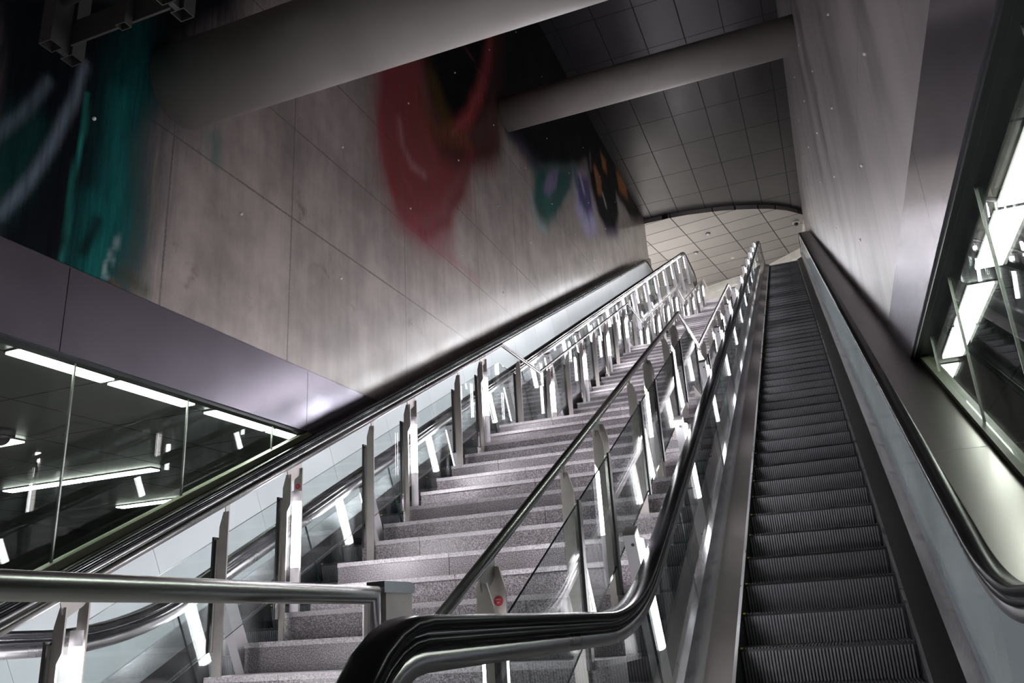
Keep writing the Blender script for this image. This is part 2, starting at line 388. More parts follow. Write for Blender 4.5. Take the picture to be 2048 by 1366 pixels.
MURAL = [
    ('P', [(3.4, 5.13), (7.21, 8.38), (6.43, 6.83), (5.55, 5.6), (5.46, 4.94), (5.33, 3.93), (5.2, 2.59), (3.84, 2.48)], 0.35, (0.006, 0.008, 0.011), 1.0),
    ('P', [(5.25, 5.51), (6.12, 5.53), (5.65, 4.59), (5.64, 3.75), (5.33, 2.82), (5.12, 2.75)], 0.3, (0.05, 0.055, 0.065), 0.6),
    ('S', [(5.09, 5.82), (5.05, 5.09), (5.05, 4.42), (5.0, 3.72), (4.97, 2.88)], 0.4, (0.01, 0.075, 0.078), 0.85),
    ('S', [(4.99, 4.94), (5.01, 4.24), (4.97, 3.51), (4.91, 2.91)], 0.2, (0.014, 0.13, 0.125), 0.7),
    ('S', [(4.84, 3.7), (4.81, 3.29), (4.72, 2.8)], 0.26, (0.01, 0.12, 0.115), 0.7),
    ('S', [(4.09, 4.12), (3.98, 3.68), (3.84, 3.22)], 0.3, (0.008, 0.045, 0.045), 0.8),
    ('S', [(4.53, 5.02), (4.47, 4.61), (4.33, 4.16), (4.16, 3.69), (3.99, 3.2)], 0.075, (0.16, 0.2, 0.25), 0.75),
    ('S', [(4.2, 4.63), (4.03, 4.25), (3.85, 3.92), (3.73, 3.68)], 0.075, (0.12, 0.16, 0.2), 0.65),
    ('S', [(4.59, 4.74), (4.6, 4.37), (4.56, 3.93), (4.55, 3.51), (4.52, 2.9)], 0.03, (0.03, 0.24, 0.21), 0.9),
    ('S', [(5.02, 3.53), (4.98, 3.27), (4.97, 3.11)], 0.025, (0.35, 0.42, 0.44), 0.7),
    ('S', [(5.05, 3.62), (5.04, 3.29), (5.03, 3.12)], 0.015, (0.3, 0.4, 0.42), 0.6),
    ('S', [(4.82, 3.59), (4.79, 3.43), (4.71, 3.25)], 0.07, (0.006, 0.008, 0.01), 0.8),
    ('S', [(4.37, 3.34), (4.46, 3.24)], 0.12, (0.006, 0.008, 0.01), 0.8),
    ('S', [(5.06, 3.11), (5.17, 3.09)], 0.03, (0.28, 0.1, 0.02), 0.7),
    ('S', [(6.24, 5.28), (6.23, 5.03)], 0.16, (0.06, 0.16, 0.15), 0.55),
    ('S', [(5.27, 4.55), (5.28, 3.91), (5.26, 3.38)], 0.12, (0.03, 0.08, 0.08), 0.5),
    ('S', [(5.2, 3.24), (5.45, 3.16)], 0.12, (0.05, 0.06, 0.035), 0.6),
    ('P', [(10.91, 10.21), (21.52, 20.64), (35.26, 18.75), (31.55, 16.33), (23.39, 14.21), (21.67, 13.02), (17.86, 10.99), (15.58, 10.77), (15.09, 11.68), (14.05, 10.12), (12.6, 9.02), (11.7, 9.34)], 0.4, (0.004, 0.004, 0.005), 1.0),
    ('P', [(9.71, 9.6), (9.64, 8.38), (9.7, 7.41), (9.84, 6.51), (10.43, 6.19), (11.31, 6.29), (12.18, 6.85), (12.96, 7.9), (13.53, 8.87), (14.66, 9.48), (15.08, 10.48), (12.6, 9.04), (11.68, 9.06), (11.42, 10.59)], 0.5, (0.21, 0.026, 0.031), 0.92),
    ('P', [(11.22, 10.66), (16.11, 14.43), (15.29, 9.82), (13.13, 8.48), (12.0, 8.25), (11.43, 8.85)], 0.35, (0.055, 0.018, 0.015), 0.9),
    ('P', [(11.56, 10.7), (15.23, 13.9), (14.38, 11.08), (13.37, 9.77), (12.4, 9.35), (11.79, 9.51)], 0.3, (0.004, 0.004, 0.005), 1.0),
    ('S', [(10.0, 9.52), (9.89, 8.08), (10.0, 6.95), (10.44, 6.37), (11.27, 6.33)], 0.22, (0.24, 0.035, 0.045), 0.7),
    ('S', [(11.27, 6.33), (12.23, 7.02), (12.98, 8.13), (13.57, 9.24)], 0.22, (0.17, 0.025, 0.032), 0.75),
    ('S', [(15.21, 13.74), (14.7, 12.1), (13.83, 10.47), (12.84, 9.16)], 0.3, (0.3, 0.05, 0.055), 0.92),
    ('S', [(11.84, 9.66), (12.18, 9.38), (12.61, 9.11)], 0.4, (0.08, 0.05, 0.012), 0.8),
    ('S', [(11.34, 9.01), (11.82, 8.61), (13.33, 9.33)], 0.3, (0.17, 0.055, 0.03), 0.7),
    ('S', [(10.48, 8.07), (10.51, 7.6), (10.81, 7.39), (11.33, 7.45)], 0.13, (0.42, 0.22, 0.23), 0.55),
    ('S', [(11.15, 9.09), (11.03, 8.3), (11.29, 7.95)], 0.35, (0.19, 0.05, 0.045), 0.6),
    ('S', [(10.31, 8.06), (10.46, 7.2), (10.97, 6.81), (11.93, 7.08)], 0.08, (0.3, 0.07, 0.08), 0.5),
    ('S', [(12.8, 11.63), (14.36, 11.59), (13.68, 10.32), (12.6, 8.96)], 0.05, (0.33, 0.08, 0.09), 0.5),
    ('P', [(10.27, 6.11), (12.45, 7.13), (12.39, 6.29), (11.11, 5.95)], 0.5, (0.34, 0.1, 0.12), 0.55),
    ('S', [(11.49, 6.3), (12.39, 6.29), (13.63, 6.27)], 0.1, (0.36, 0.14, 0.16), 0.45),
    ('S', [(13.23, 8.25), (13.31, 7.85)], 0.4, (0.22, 0.11, 0.07), 0.4),
    ('S', [(15.95, 11.09), (17.32, 11.06), (18.3, 11.22)], 0.4, (0.03, 0.025, 0.05), 0.7),
    ('S', [(16.0, 10.4), (16.16, 10.4)], 0.08, (0.5, 0.48, 0.5), 0.7),
    ('P', [(17.5, 10.87), (17.32, 9.93), (17.75, 9.51), (18.49, 9.71), (19.19, 10.25), (20.9, 12.02), (21.73, 13.22), (19.05, 11.86)], 0.3, (0.012, 0.085, 0.075), 0.95),
    ('S', [(17.19, 10.01), (17.36, 9.4), (18.12, 9.44)], 0.16, (0.22, 0.36, 0.38), 0.7),
    ('S', [(18.2, 10.73), (18.54, 9.95)], 0.12, (0.015, 0.15, 0.12), 0.7),
    ('S', [(19.15, 10.46), (20.84, 12.16)], 0.14, (0.012, 0.09, 0.085), 0.8),
    ('P', [(18.29, 10.63), (18.72, 10.74), (19.47, 11.46), (19.91, 12.16), (19.0, 11.64), (18.45, 11.01)], 0.12, (0.22, 0.18, 0.3), 0.85),
    ('P', [(21.53, 12.85), (21.38, 11.59), (22.49, 11.26), (23.81, 11.85), (23.74, 12.54), (23.05, 13.66)], 0.35, (0.4, 0.38, 0.58), 0.9),
    ('P', [(21.67, 13.02), (21.85, 12.16), (22.88, 11.99), (23.54, 12.62), (23.32, 13.8)], 0.25, (0.07, 0.06, 0.16), 0.9),
    ('S', [(22.26, 13.24), (22.56, 12.77)], 0.2, (0.45, 0.43, 0.55), 0.7),
    ('S', [(21.73, 13.22), (21.65, 12.58)], 0.25, (0.02, 0.13, 0.12), 0.7),
    ('P', [(23.39, 14.78), (23.46, 13.5), (24.32, 12.81), (25.31, 12.55), (26.73, 13.24), (27.61, 14.36), (27.65, 15.22), (29.89, 15.2), (31.42, 15.84), (32.93, 16.62), (28.9, 17.2), (25.21, 17.05)], 0.3, (0.004, 0.004, 0.005), 1.0),
    ('S', [(25.29, 12.5), (26.96, 13.28)], 0.4, (0.07, 0.05, 0.14), 0.6),
    ('P', [(24.14, 14.52), (24.47, 13.64), (25.07, 13.9), (25.17, 14.58), (24.52, 14.92)], 0.15, (0.34, 0.14, 0.06), 0.9),
    ('P', [(25.52, 15.98), (25.66, 15.24), (26.25, 15.34), (26.35, 16.03)], 0.15, (0.36, 0.14, 0.05), 0.9),
    ('P', [(27.93, 16.34), (28.14, 15.68), (29.74, 16.04), (29.68, 16.69), (28.44, 16.83)], 0.2, (0.38, 0.15, 0.05), 0.9),
    ('S', [(25.24, 14.02), (25.55, 13.78)], 0.16, (0.5, 0.52, 0.52), 0.8),
    ('S', [(23.93, 14.98), (23.82, 14.25)], 0.1, (0.25, 0.22, 0.34), 0.7),
    ('S', [(32.43, 16.38), (32.45, 15.43)], 0.3, (0.25, 0.08, 0.1), 0.5),
]

# ------------------------------------------------------------------ main dimensions (eye level = 0)
B = 0.507; A = -3.0442            # escalator nose line z = A + B*y
XL, XR = -5.6, 0.93               # concrete walls
CEIL = 16.6
FL = -1.0
TOPZ = 12.15
def nose(y): return A + B * y

# ------------------------------------------------------------------ wall with the mural
def mural_wall():
    import numpy as np
    ys = list(np.arange(-3.0, 1.5, .5)) + list(np.arange(1.5, 9.0, .04)) + list(np.arange(9.0, 33.01, .09)) 
    ys[-1] = 32.95
    zs = list(np.arange(3.07, 6.6, .045)) + list(np.arange(6.6, 16.6, .08)) + [16.65]
    Y, Z = np.meshgrid(np.array(ys), np.array(zs), indexing='ij')
    ny, nz = Y.shape
    rng = np.random.RandomState(3)
    # gentle wobble so that the sprayed edges are not straight
    def wob(fy, fz, ph): return np.sin(Y * fy + ph) * np.cos(Z * fz + ph * 1.7)
    W1 = .05 * wob(2.1, 3.3, .4) + .03 * wob(5.3, 4.1, 2.0); W2 = .05 * wob(1.7, 2.6, 1.1) + .03 * wob(4.3, 6.1, .3)
    PY = Y + W1; PZ = Z + W2
    col = np.zeros((ny, nz, 3)); al = np.zeros((ny, nz))
    def segd(p, q):
        d = np.array(q) - np.array(p); L = max(1e-9, d @ d)
        t = np.clip(((PY - p[0]) * d[0] + (PZ - p[1]) * d[1]) / L, 0, 1)
        return np.hypot(PY - p[0] - t * d[0], PZ - p[1] - t * d[1])
    for kind, pts, r, c, op in MURAL:
        if kind == 'S':
            d = np.minimum.reduce([segd(p, q) for p, q in zip(pts, pts[1:])])
            k = np.clip(1 - d / (r * 1.25), 0, 1); k = k * k * (3 - 2 * k)
        else:
            n = len(pts); ins = np.zeros(Y.shape, bool); d = None
            for i in range(n):
                p, q = pts[i], pts[(i + 1) % n]
                e = segd(p, q); d = e if d is None else np.minimum(d, e)
                cond = ((p[1] > PZ) != (q[1] > PZ))
                with np.errstate(divide='ignore', invalid='ignore'):
                    xx = (q[0] - p[0]) * (PZ - p[1]) / (q[1] - p[1] + 1e-12) + p[0]
                ins ^= cond & (PY < xx)
            sd = np.where(ins, d, -d)
            k = np.clip(.5 + sd / (2 * r), 0, 1); k = k * k * (3 - 2 * k)
        k = k * op
        na = al + k * (1 - al)
        w = np.where(na > 1e-6, k / np.maximum(na, 1e-6), 0)[..., None]
        col = col * (1 - w) + np.array(c) * w
        al = na
    v = np.stack([np.full(Y.shape, XL), Y, Z], -1).reshape(-1, 3)
    idx = np.arange(ny * nz).reshape(ny, nz)
    f = np.stack([idx[:-1, :-1], idx[1:, :-1], idx[1:, 1:], idx[:-1, 1:]], -1).reshape(-1, 4)
    nb = len(v)
    X1 = XL - .3
    back = [(X1, -3.0, 3.07), (X1, 32.95, 3.07), (X1, 32.95, 16.65), (X1, -3.0, 16.65)]
    c00, c10, c11, c01 = int(idx[0, 0]), int(idx[-1, 0]), int(idx[-1, -1]), int(idx[0, -1])
    ext = [(nb, nb + 3, nb + 2, nb + 1), (c00, c10, nb + 1, nb), (c10, c11, nb + 2, nb + 1), (c11, c01, nb + 3, nb + 2), (c01, c00, nb, nb + 3)]
    me = bpy.data.meshes.new('wall_left')
    me.from_pydata([tuple(map(float, p)) for p in v] + back, [], [tuple(map(int, q)) for q in f] + ext)
    at = me.attributes.new('paint', 'FLOAT_COLOR', 'POINT')
    rgba = np.zeros((nb + 4, 4), np.float32); rgba[:nb, :3] = col.reshape(-1, 3); rgba[:nb, 3] = al.reshape(-1)
    at.data.foreach_set('color', rgba.ravel())
    me.materials.append(M['concL']); me.update()
    o = bpy.data.objects.new('wall_left', me); C.objects.link(o); o['kind'] = 'structure'; WP[o.as_pointer()] = (0, 0, 0)
    return o
wl = mural_wall()
def studs(wall, x, sx, ylist, zlist):
    base = MB()
    base.ball((0, 0, 0), .019, 10, 6)
    me = base.mesh('tie_plug', 'plug')
    for i, y in enumerate(ylist):
        for j, z in enumerate(zlist):
            o = bpy.data.objects.new('tie_plug', me); C.objects.link(o); o.parent = wall; o.location = (x + sx * .006, y, z)
studs(wl, XL, 1, [4.68 + 2.035 * i for i in range(14)], [4.54 + 2.02 * j for j in range(6)])
wr = struct('wall_right', MB().box(XR, XR + .3, -3, 35.6, 2.95, 16.65), 'concR')
studs(wr, XR, -1, [4.75 + 2.06 * i for i in range(14)], [4.55 + 2.03 * j for j in range(5)])

# metal fascias under the concrete, with their panel gaps
def fascia(name, x0, x1, z0, z1, cuts):
    mb = MB(); cs = [-3] + cuts + [11.0]
    for p, q in zip(cs, cs[1:]): mb.box(x0, x1, p + .004, q - .004, z0, z1)
    mb.box(min(x0, x1) + .01, max(x0, x1) - .01, -3, 11, z0 + .02, z1 - .02, 1)
    return struct(name, mb, ['fascia', 'black'])
fascia('trim_1', XL - .16, XL + .02, 2.31, 3.055, [1.2, 4.62, 8.03])
fascia('trim_2', XR - .02, XR + .16, 2.17, 2.945, [2.2, 5.6, 9.2])

# stainless decks between the hand rails and the side walls, level across, rising with the escalators
def cladding(name, xa, xb, m, h0, h1, y0, y1):
    mb = MB(); x0, x1 = sorted((xa, xb))
    cuts = [y0]
    while cuts[-1] + 2.4 < y1: cuts.append(cuts[-1] + 2.4)
    cuts.append(y1)
    for p, q in zip(cuts, cuts[1:]):
        p += .003; q -= .003
        for a0, a1, g0, g1 in ((x0, x1, h1 - .03, h1), (xa - .012 if xa > xb else xa, xa if xa > xb else xa + .012, h0, h1 - .03)):
            mb.hexa([(a0, p, nose(p) + g0), (a1, p, nose(p) + g0), (a1, q, nose(q) + g0), (a0, q, nose(q) + g0),
                     (a0, p, nose(p) + g1), (a1, p, nose(p) + g1), (a1, q, nose(q) + g1), (a0, q, nose(q) + g1)])
    return struct(name, mb, m)
cladding('wall_left_cladding', -5.275, XL + .0, 'rclad', .16, 1.19, 3.2, 31.5)
cladding('wall_right_cladding', .64, XR + .07, 'rclad', .16, 1.00, 3.4, 31.2)

# ------------------------------------------------------------------ windows onto the two lower halls
def window(name, xg, sgn, ztop, mull_y, h_sill, frame_x, pale, sm='sill'):
    yend = (ztop - A - h_sill) / B
    sill = lambda y: max(FL + .02, nose(y) + h_sill)
    fr = MB()
    x0, x1 = sorted((xg - sgn * .05, xg + sgn * .05))
    fr.box(min(frame_x, x1) - .0, max(frame_x, x1), -3, yend + .25, ztop - .0, ztop + .045) if False else None
    fr.box(x0, x1, -3, yend + .3, ztop - .035, ztop)
    o = struct(name, fr, 'frame')
    ys = [y for y in mull_y if y < yend - .1]
    edges = [-3.0] + ys + [yend]
    ybr = (FL + .02 - A - h_sill) / B
    for p, q in zip(edges, edges[1:]):
        poly = [(p, sill(p)), (q, sill(q)), (q, ztop - .03), (p, ztop - .03)]
        if p < ybr < q: poly = [(p, sill(p)), (ybr, sill(ybr)), (q, sill(q)), (q, ztop - .03), (p, ztop - .03)]
        if abs(poly[-2][1] - poly[-3][1]) < .04: poly.pop(-2)
        MB().prism(poly, 'x', xg - .006, xg + .006).build('pane', ['window'], o)
    for y in ys:
        MB().box(xg - .009, xg + .009, y - (.007 if sgn < 0 else .004), y + (.007 if sgn < 0 else .004), sill(y) - .02, ztop - .02).build('mullion', 'mull', o)
    sb = MB()
    ya = ybr; yb = yend + .12
    for (xa, xb, ha, hb, mi) in pale:
        sb.hexa([(xa, ya, nose(ya) + ha), (xb, ya, nose(ya) + ha), (xb, yb, nose(yb) + ha), (xa, yb, nose(yb) + ha),
                 (xa, ya, nose(ya) + hb), (xb, ya, nose(ya) + hb), (xb, yb, nose(yb) + hb), (xa, yb, nose(yb) + hb)], mi)
    sb.build('sill', [sm, 'frame'], o)
    return o
window('window_1', XL - .05, -1, 2.31, [-.44, .88, 2.2, 3.52, 4.84, 6.16, 7.48], 1.27, XL,
       [(XL - .09, XL + .012, 1.195, 1.265, 0), (XL - .07, XL + .018, 1.19, 1.1955, 1)])
window('window_2', XR + .09, 1, 2.17, [.4, 1.85, 3.28, 4.70, 6.10, 7.53], 1.06, XR,
       [(XR + .045, XR + .14, 1.003, 1.055, 0)], 'sillr')
# underside of the right fascia, between fascia and glass
struct('trim_3', MB().box(XR + .0, XR + .16, -3, 9.2, 2.14, 2.17), 'frame')

# the halls behind the glass
struct('ceiling_lobby_left', MB().box(-14, XL - .15, -3, 15, 2.36, 2.46), 'lobbyceil')
struct('ceiling_lobby_right', MB().box(XR + .14, 9, -3, 15, 2.215, 2.32), 'lobbyceil')
struct('wall_lobby_left', MB().box(-14.2, -14, -3, 15, FL, 2.46), 'darkroom')
struct('wall_lobby_right', MB().box(9, 9.2, -3, 15, FL, 2.4), 'darkroom')
struct('wall_lobby_far', MB().box(-14, XL - .16, 15, 15.2, FL, 2.46), 'darkroom')
struct('wall_lobby_end', MB().box(XR + .16, 9, 15, 15.2, FL, 2.4), 'darkroom')
struct('floor', MB().box(-14.2, 9.2, -4, 15.2, FL - .15, FL), 'floor')

# ------------------------------------------------------------------ ceilings and upper hall
struct('ceiling', MB().box(XL - .3, XR + .3, -3, 36, CEIL, CEIL + .12), 'ceil')
arc = [(-13, 32.93), (-5.6, 32.88), (-4.6, 32.84), (-3.7, 32.92), (-2.88, 33.09), (-2.3, 33.23), (-1.74, 33.42), (-1.0, 33.72), (-.34, 34.05), (.3, 34.55), (.93, 35.3), (1.6, 36.2)]
struct('ceiling_upper', MB().prism(arc + [(1.6, 43), (-13, 43)], 'z', CEIL - .2, CEIL - .002), 'ceil2')
struct('floor_upper', MB().box(-13, 3, 32.2, 43, TOPZ - .25, TOPZ - .02), 'floor')
chain = [(-13.0, 43.0), (-5.8, 42.3), (-4.0, 41.55), (-1.3, 40.55), (.62, 38.95), (.95, 35.5)]
wu = MB()
for p, q in zip(chain, chain[1:]):
    d = Vector((q[0] - p[0], q[1] - p[1])).normalized(); n = Vector((-d.y, d.x)) * .15
    if n.y < 0 and d.x > .2: n = -n
    wu.prism([p, q, (q[0] + n.x, q[1] + n.y), (p[0] + n.x, p[1] + n.y)], 'z', TOPZ - .02, CEIL - .2)
wu = struct('wall_end', wu, 'wallwhite')
# ribs and an opening leaf on the white end wall
def on_wall(p, q, t, off, z): 
    d = Vector((q[0] - p[0], q[1] - p[1])); n = Vector((d.y, -d.x)).normalized()
    return (p[0] + d.x * t + n.x * off, p[1] + d.y * t + n.y * off, z)
def slab_on(p, q, t0, t1, off, th, z0, z1):
    a = [on_wall(p, q, t, o, z) for z in (z0, z1) for t, o in ((t0, off), (t1, off), (t1, off + th), (t0, off + th))]
    return MB().hexa(a)
P4, P5, P6 = chain[2], chain[3], chain[4]
slab_on(P4, P5, .0, 1.0, .0, .05, 16.0, 16.2).build('wall_rib', 'wallwhite', wu)
slab_on(P4, P5, .62, .70, .0, .06, TOPZ, 16.0).build('wall_rib', 'wallwhite', wu)
slab_on(P5, P6, .0, 1.0, .0, .05, 16.0, 16.2).build('wall_rib', 'wallwhite', wu)
d1 = struct('door_1', slab_on(P4, P5, .72, .99, .005, .05, TOPZ, 15.85), 'wallwhite')
slab_on(P4, P5, .935, .985, .056, .05, 15.28, 15.36).build('handle', 'black', d1)

# two round struts across the shaft
def strut(y, z, r, label, y2=None):
    t = tag(MB().tube([(XL + .001, y, z), (XR - .001, y2 or y, z)], r, 72).build('round_strut', 'strut', None, (XL, y, z)), label, 'strut')
    return t
strut(5.664, 5.508, .427, 'large round grey strut crossing the shaft, the nearer and lower one')
strut(15.67, 11.37, .405, 'round grey strut crossing the shaft further up, the thinner looking one')

# ceiling fittings in the upper hall
def detector(x, y, label):
    t = thing('smoke_detector', (x, y, CEIL - .2), label, 'smoke detector')
    MB().tube([(x, y, CEIL - .2), (x, y, CEIL - .235)], .11, 20).build('base', 'darksteel', t)
    MB().ball((x, y, CEIL - .245), .075, 16, 8, sc=(1, 1, .6)).build('sensor_head', 'white', t)
detector(-3.18, 35.2, 'small round smoke detector on the pale upper ceiling, near the middle')
detector(-4.02, 37.0, 'small round smoke detector on the pale upper ceiling above the left rail end')
def camera_dome(x, y, z, r, label, shell):
    t = thing('security_camera', (x, y, z), label, 'security camera')
    MB().tube([(x, y, z), (x, y, z - r * .55)], r, 24).build('housing', shell, t)
    MB().ball((x, y, z - r * .55), r * .72, 20, 10).build('dome', 'dome', t)
camera_dome(.60, 35.9, CEIL - .2, .15, 'white dome camera on the pale ceiling beside the right concrete wall', 'wallwhite')
camera_dome(-8.3, 6.28, 2.36, .14, 'black dome camera on the lobby ceiling behind the left window', 'black')

# hanging steel bracket in the upper left corner
hb = thing('hanging_bracket', (-4.83, 3.69, 4.28), 'dark steel bracket of hollow profiles hanging in the upper left corner', 'bracket')
def hollow(x0, x1, y0, y1, z0, z1, t=.008, m='darksteel', name='hollow_profile'):
    mb = MB()
    mb.box(x0, x1, y0, y0 + t, z0, z1); mb.box(x0, x1, y1 - t, y1, z0, z1)
    mb.box(x0, x0 + t, y0 + t, y1 - t, z0, z1); mb.box(x1 - t, x1, y0 + t, y1 - t, z0, z1)
    return mb.build(name, m, hb)
for x0, ya in ((-4.89, 3.54), (-3.80, 3.50)):
    hollow(x0, x0 + .12, ya, ya + .115, 4.28, 6.6); hollow(x0, x0 + .12, ya + .19, ya + .30, 4.28, 6.6)
    MB().box(x0 + .045, x0 + .09, ya + .117, ya + .188, 4.28, 6.6).build('web_plate', 'darksteel', hb)
MB().box(-4.768, -3.802, 3.70, 3.72, 4.34, 4.56).build('cross_beam', 'darksteel', hb)
MB().tube([(-4.768, 3.60, 4.66), (-3.802, 3.60, 4.66)], .035, 14).build('cross_tube', 'darksteel', hb)
hollow(-4.245, -4.155, 3.625, 3.695, 4.28, 4.8, name='short_profile')

# ------------------------------------------------------------------ lit strips
def lit_strip(x0, x1, y0, y1, z, label, group, name='ceiling_light', m='strip'):
    t = thing(name, ((x0 + x1) / 2, (y0 + y1) / 2, z), label, 'ceiling light', group)
    MB().box(x0 - .012, x1 + .012, y0 - .012, y1 + .012, z + .004, z + .03).build('housing', 'frame', t)
    MB().box(x0, x1, y0, y1, z - .012, z + .004).build('diffuser', m, t)
for i, (p, q) in enumerate([(2.15, 3.12), (3.2, 4.16), (4.5, 5.46), (5.54, 6.5), (6.82, 7.80), (7.86, 8.82)]):
    lit_strip(-6.03, -5.87, p, q, 2.34, f'long lit strip light along the left window head, {ORD[i]} from the near end', 'strip lights along the left window')
k = 0
for y, xs in ((6.67, ((-9.9, -8.52), (-11.3, -9.96))), (8.83, ((-9.93, -8.58), (-11.35, -9.98))), (11.0, ((-11.4, -10.15),))):
    for x0, x1 in xs:
        row = {6.67: 'nearest', 8.83: 'middle', 11.0: 'farthest'}[y]; side = 'right' if x1 > -9 else 'left'
        lit_strip(x0, x1, y - .08, y + .08, 2.34, f'crosswise lit strip deep in the left lobby, {row} row, {side} piece', 'crosswise lobby strip lights')
for i, (p, q) in enumerate([(1.9, 2.85), (2.93, 3.9), (4.2, 5.17), (5.26, 6.19), (6.56, 7.52), (7.59, 8.53), (8.83, 9.75)]):
    lit_strip(1.21, 1.38, p, q, 2.2, f'wide lit strip light behind the right window, {ORD[i]} from the near end', 'strip lights behind the right window')
for i, (x, y) in enumerate(((-6.5, 33.5), (-8.0, 37.5), (-8.0, 33.8), (-10.0, 38.0))):  # unseen lamps added to brighten the end wall and pale ceiling
    lit_strip(x - .12, x + .12, y, y + 2.6, 14.9, f'unseen lit strip added in the upper hall beyond the left wall, {ORD[i]} one', 'added unseen upper hall strip lights', m='hall')

# lower hall behind the viewpoint: a low ceiling, unseen strip lights added to light rail and steps
struct('ceiling_lobby', MB().box(XL - .15, XR + .14, -9, -.7, 2.36, 2.46), 'lobbyceil')
struct('wall_lobby', MB().box(-14, 9, -9.2, -9, FL, 2.46), 'darkroom')
for i, (x, y) in enumerate(((-4.4, -2.2), (-2.6, -2.2), (-.8, -2.2), (-4.4, -4.6), (-2.6, -4.6), (-.8, -4.6))):
    lit_strip(x, x + 1.2, y - .08, y + .08, 2.34, f'unseen added crosswise strip light on the low ceiling behind the viewpoint, {ORD[i]} one', 'added unseen lower hall strip lights', m='lobby')

# ------------------------------------------------------------------ escalators
CA = math.cos(math.atan(B)); SA = math.sin(math.atan(B))
ESC_TOP = 12.2
def step_mesh():
    w = 1.0; mb = MB(); d = .40; r = .2028
    prof = [(0, -.012), (.006, 0), (d + .03, 0), (d + .03, -.05), (.075, -r - .04), (.045, -r), (.022, -r * .62), (.007, -r * .28)]
    mb.prism(prof, 'x', .003, w - .003, 1)  # body between the ribs coloured dark to paint in groove shade
    n = 50; p = (w - .02) / n
    rz = [(0.0, -.014), (.007, -r * .28), (.022, -r * .62), (.045, -r), (.062, -r - .03)]
    for i in range(n):
        x0 = .010 + p * i; x1 = x0 + p * .52
        mb.box(x0, x1, -.004, d + .02, 0, .009, 1)
        b = len(mb.v)
        for y, z in rz:
            mb.v += [(x0, y - .008, z), (x1, y - .008, z), (x1, y + .004, z), (x0, y + .004, z)]
        for q in range(len(rz) - 1):
            o = b + q * 4
            for a0, a1 in ((0, 1), (1, 2), (3, 0)):
                mb.face((o + a0, o + a1, o + 4 + a1, o + 4 + a0), 2)
        mb.face((b, b + 3, b + 2, b + 1), 2)
    mb.box(.004, .020, -.009, .03, .001, .0115, 3); mb.box(w - .020, w - .004, -.009, .03, .001, .0115, 1)
    return mb.mesh('step', ['step', 'steptread', 'step', 'yellow'])
STEP = step_mesh()
RUBBER = [(-.036, 0), (.036, 0), (.046, -.008), (.049, -.020), (.042, -.034), (-.042, -.034), (-.049, -.020), (-.046, -.008)]
def rect(x0, x1, n0, n1): return [(x0, n1), (x1, n1), (x1, n0), (x0, n0)]
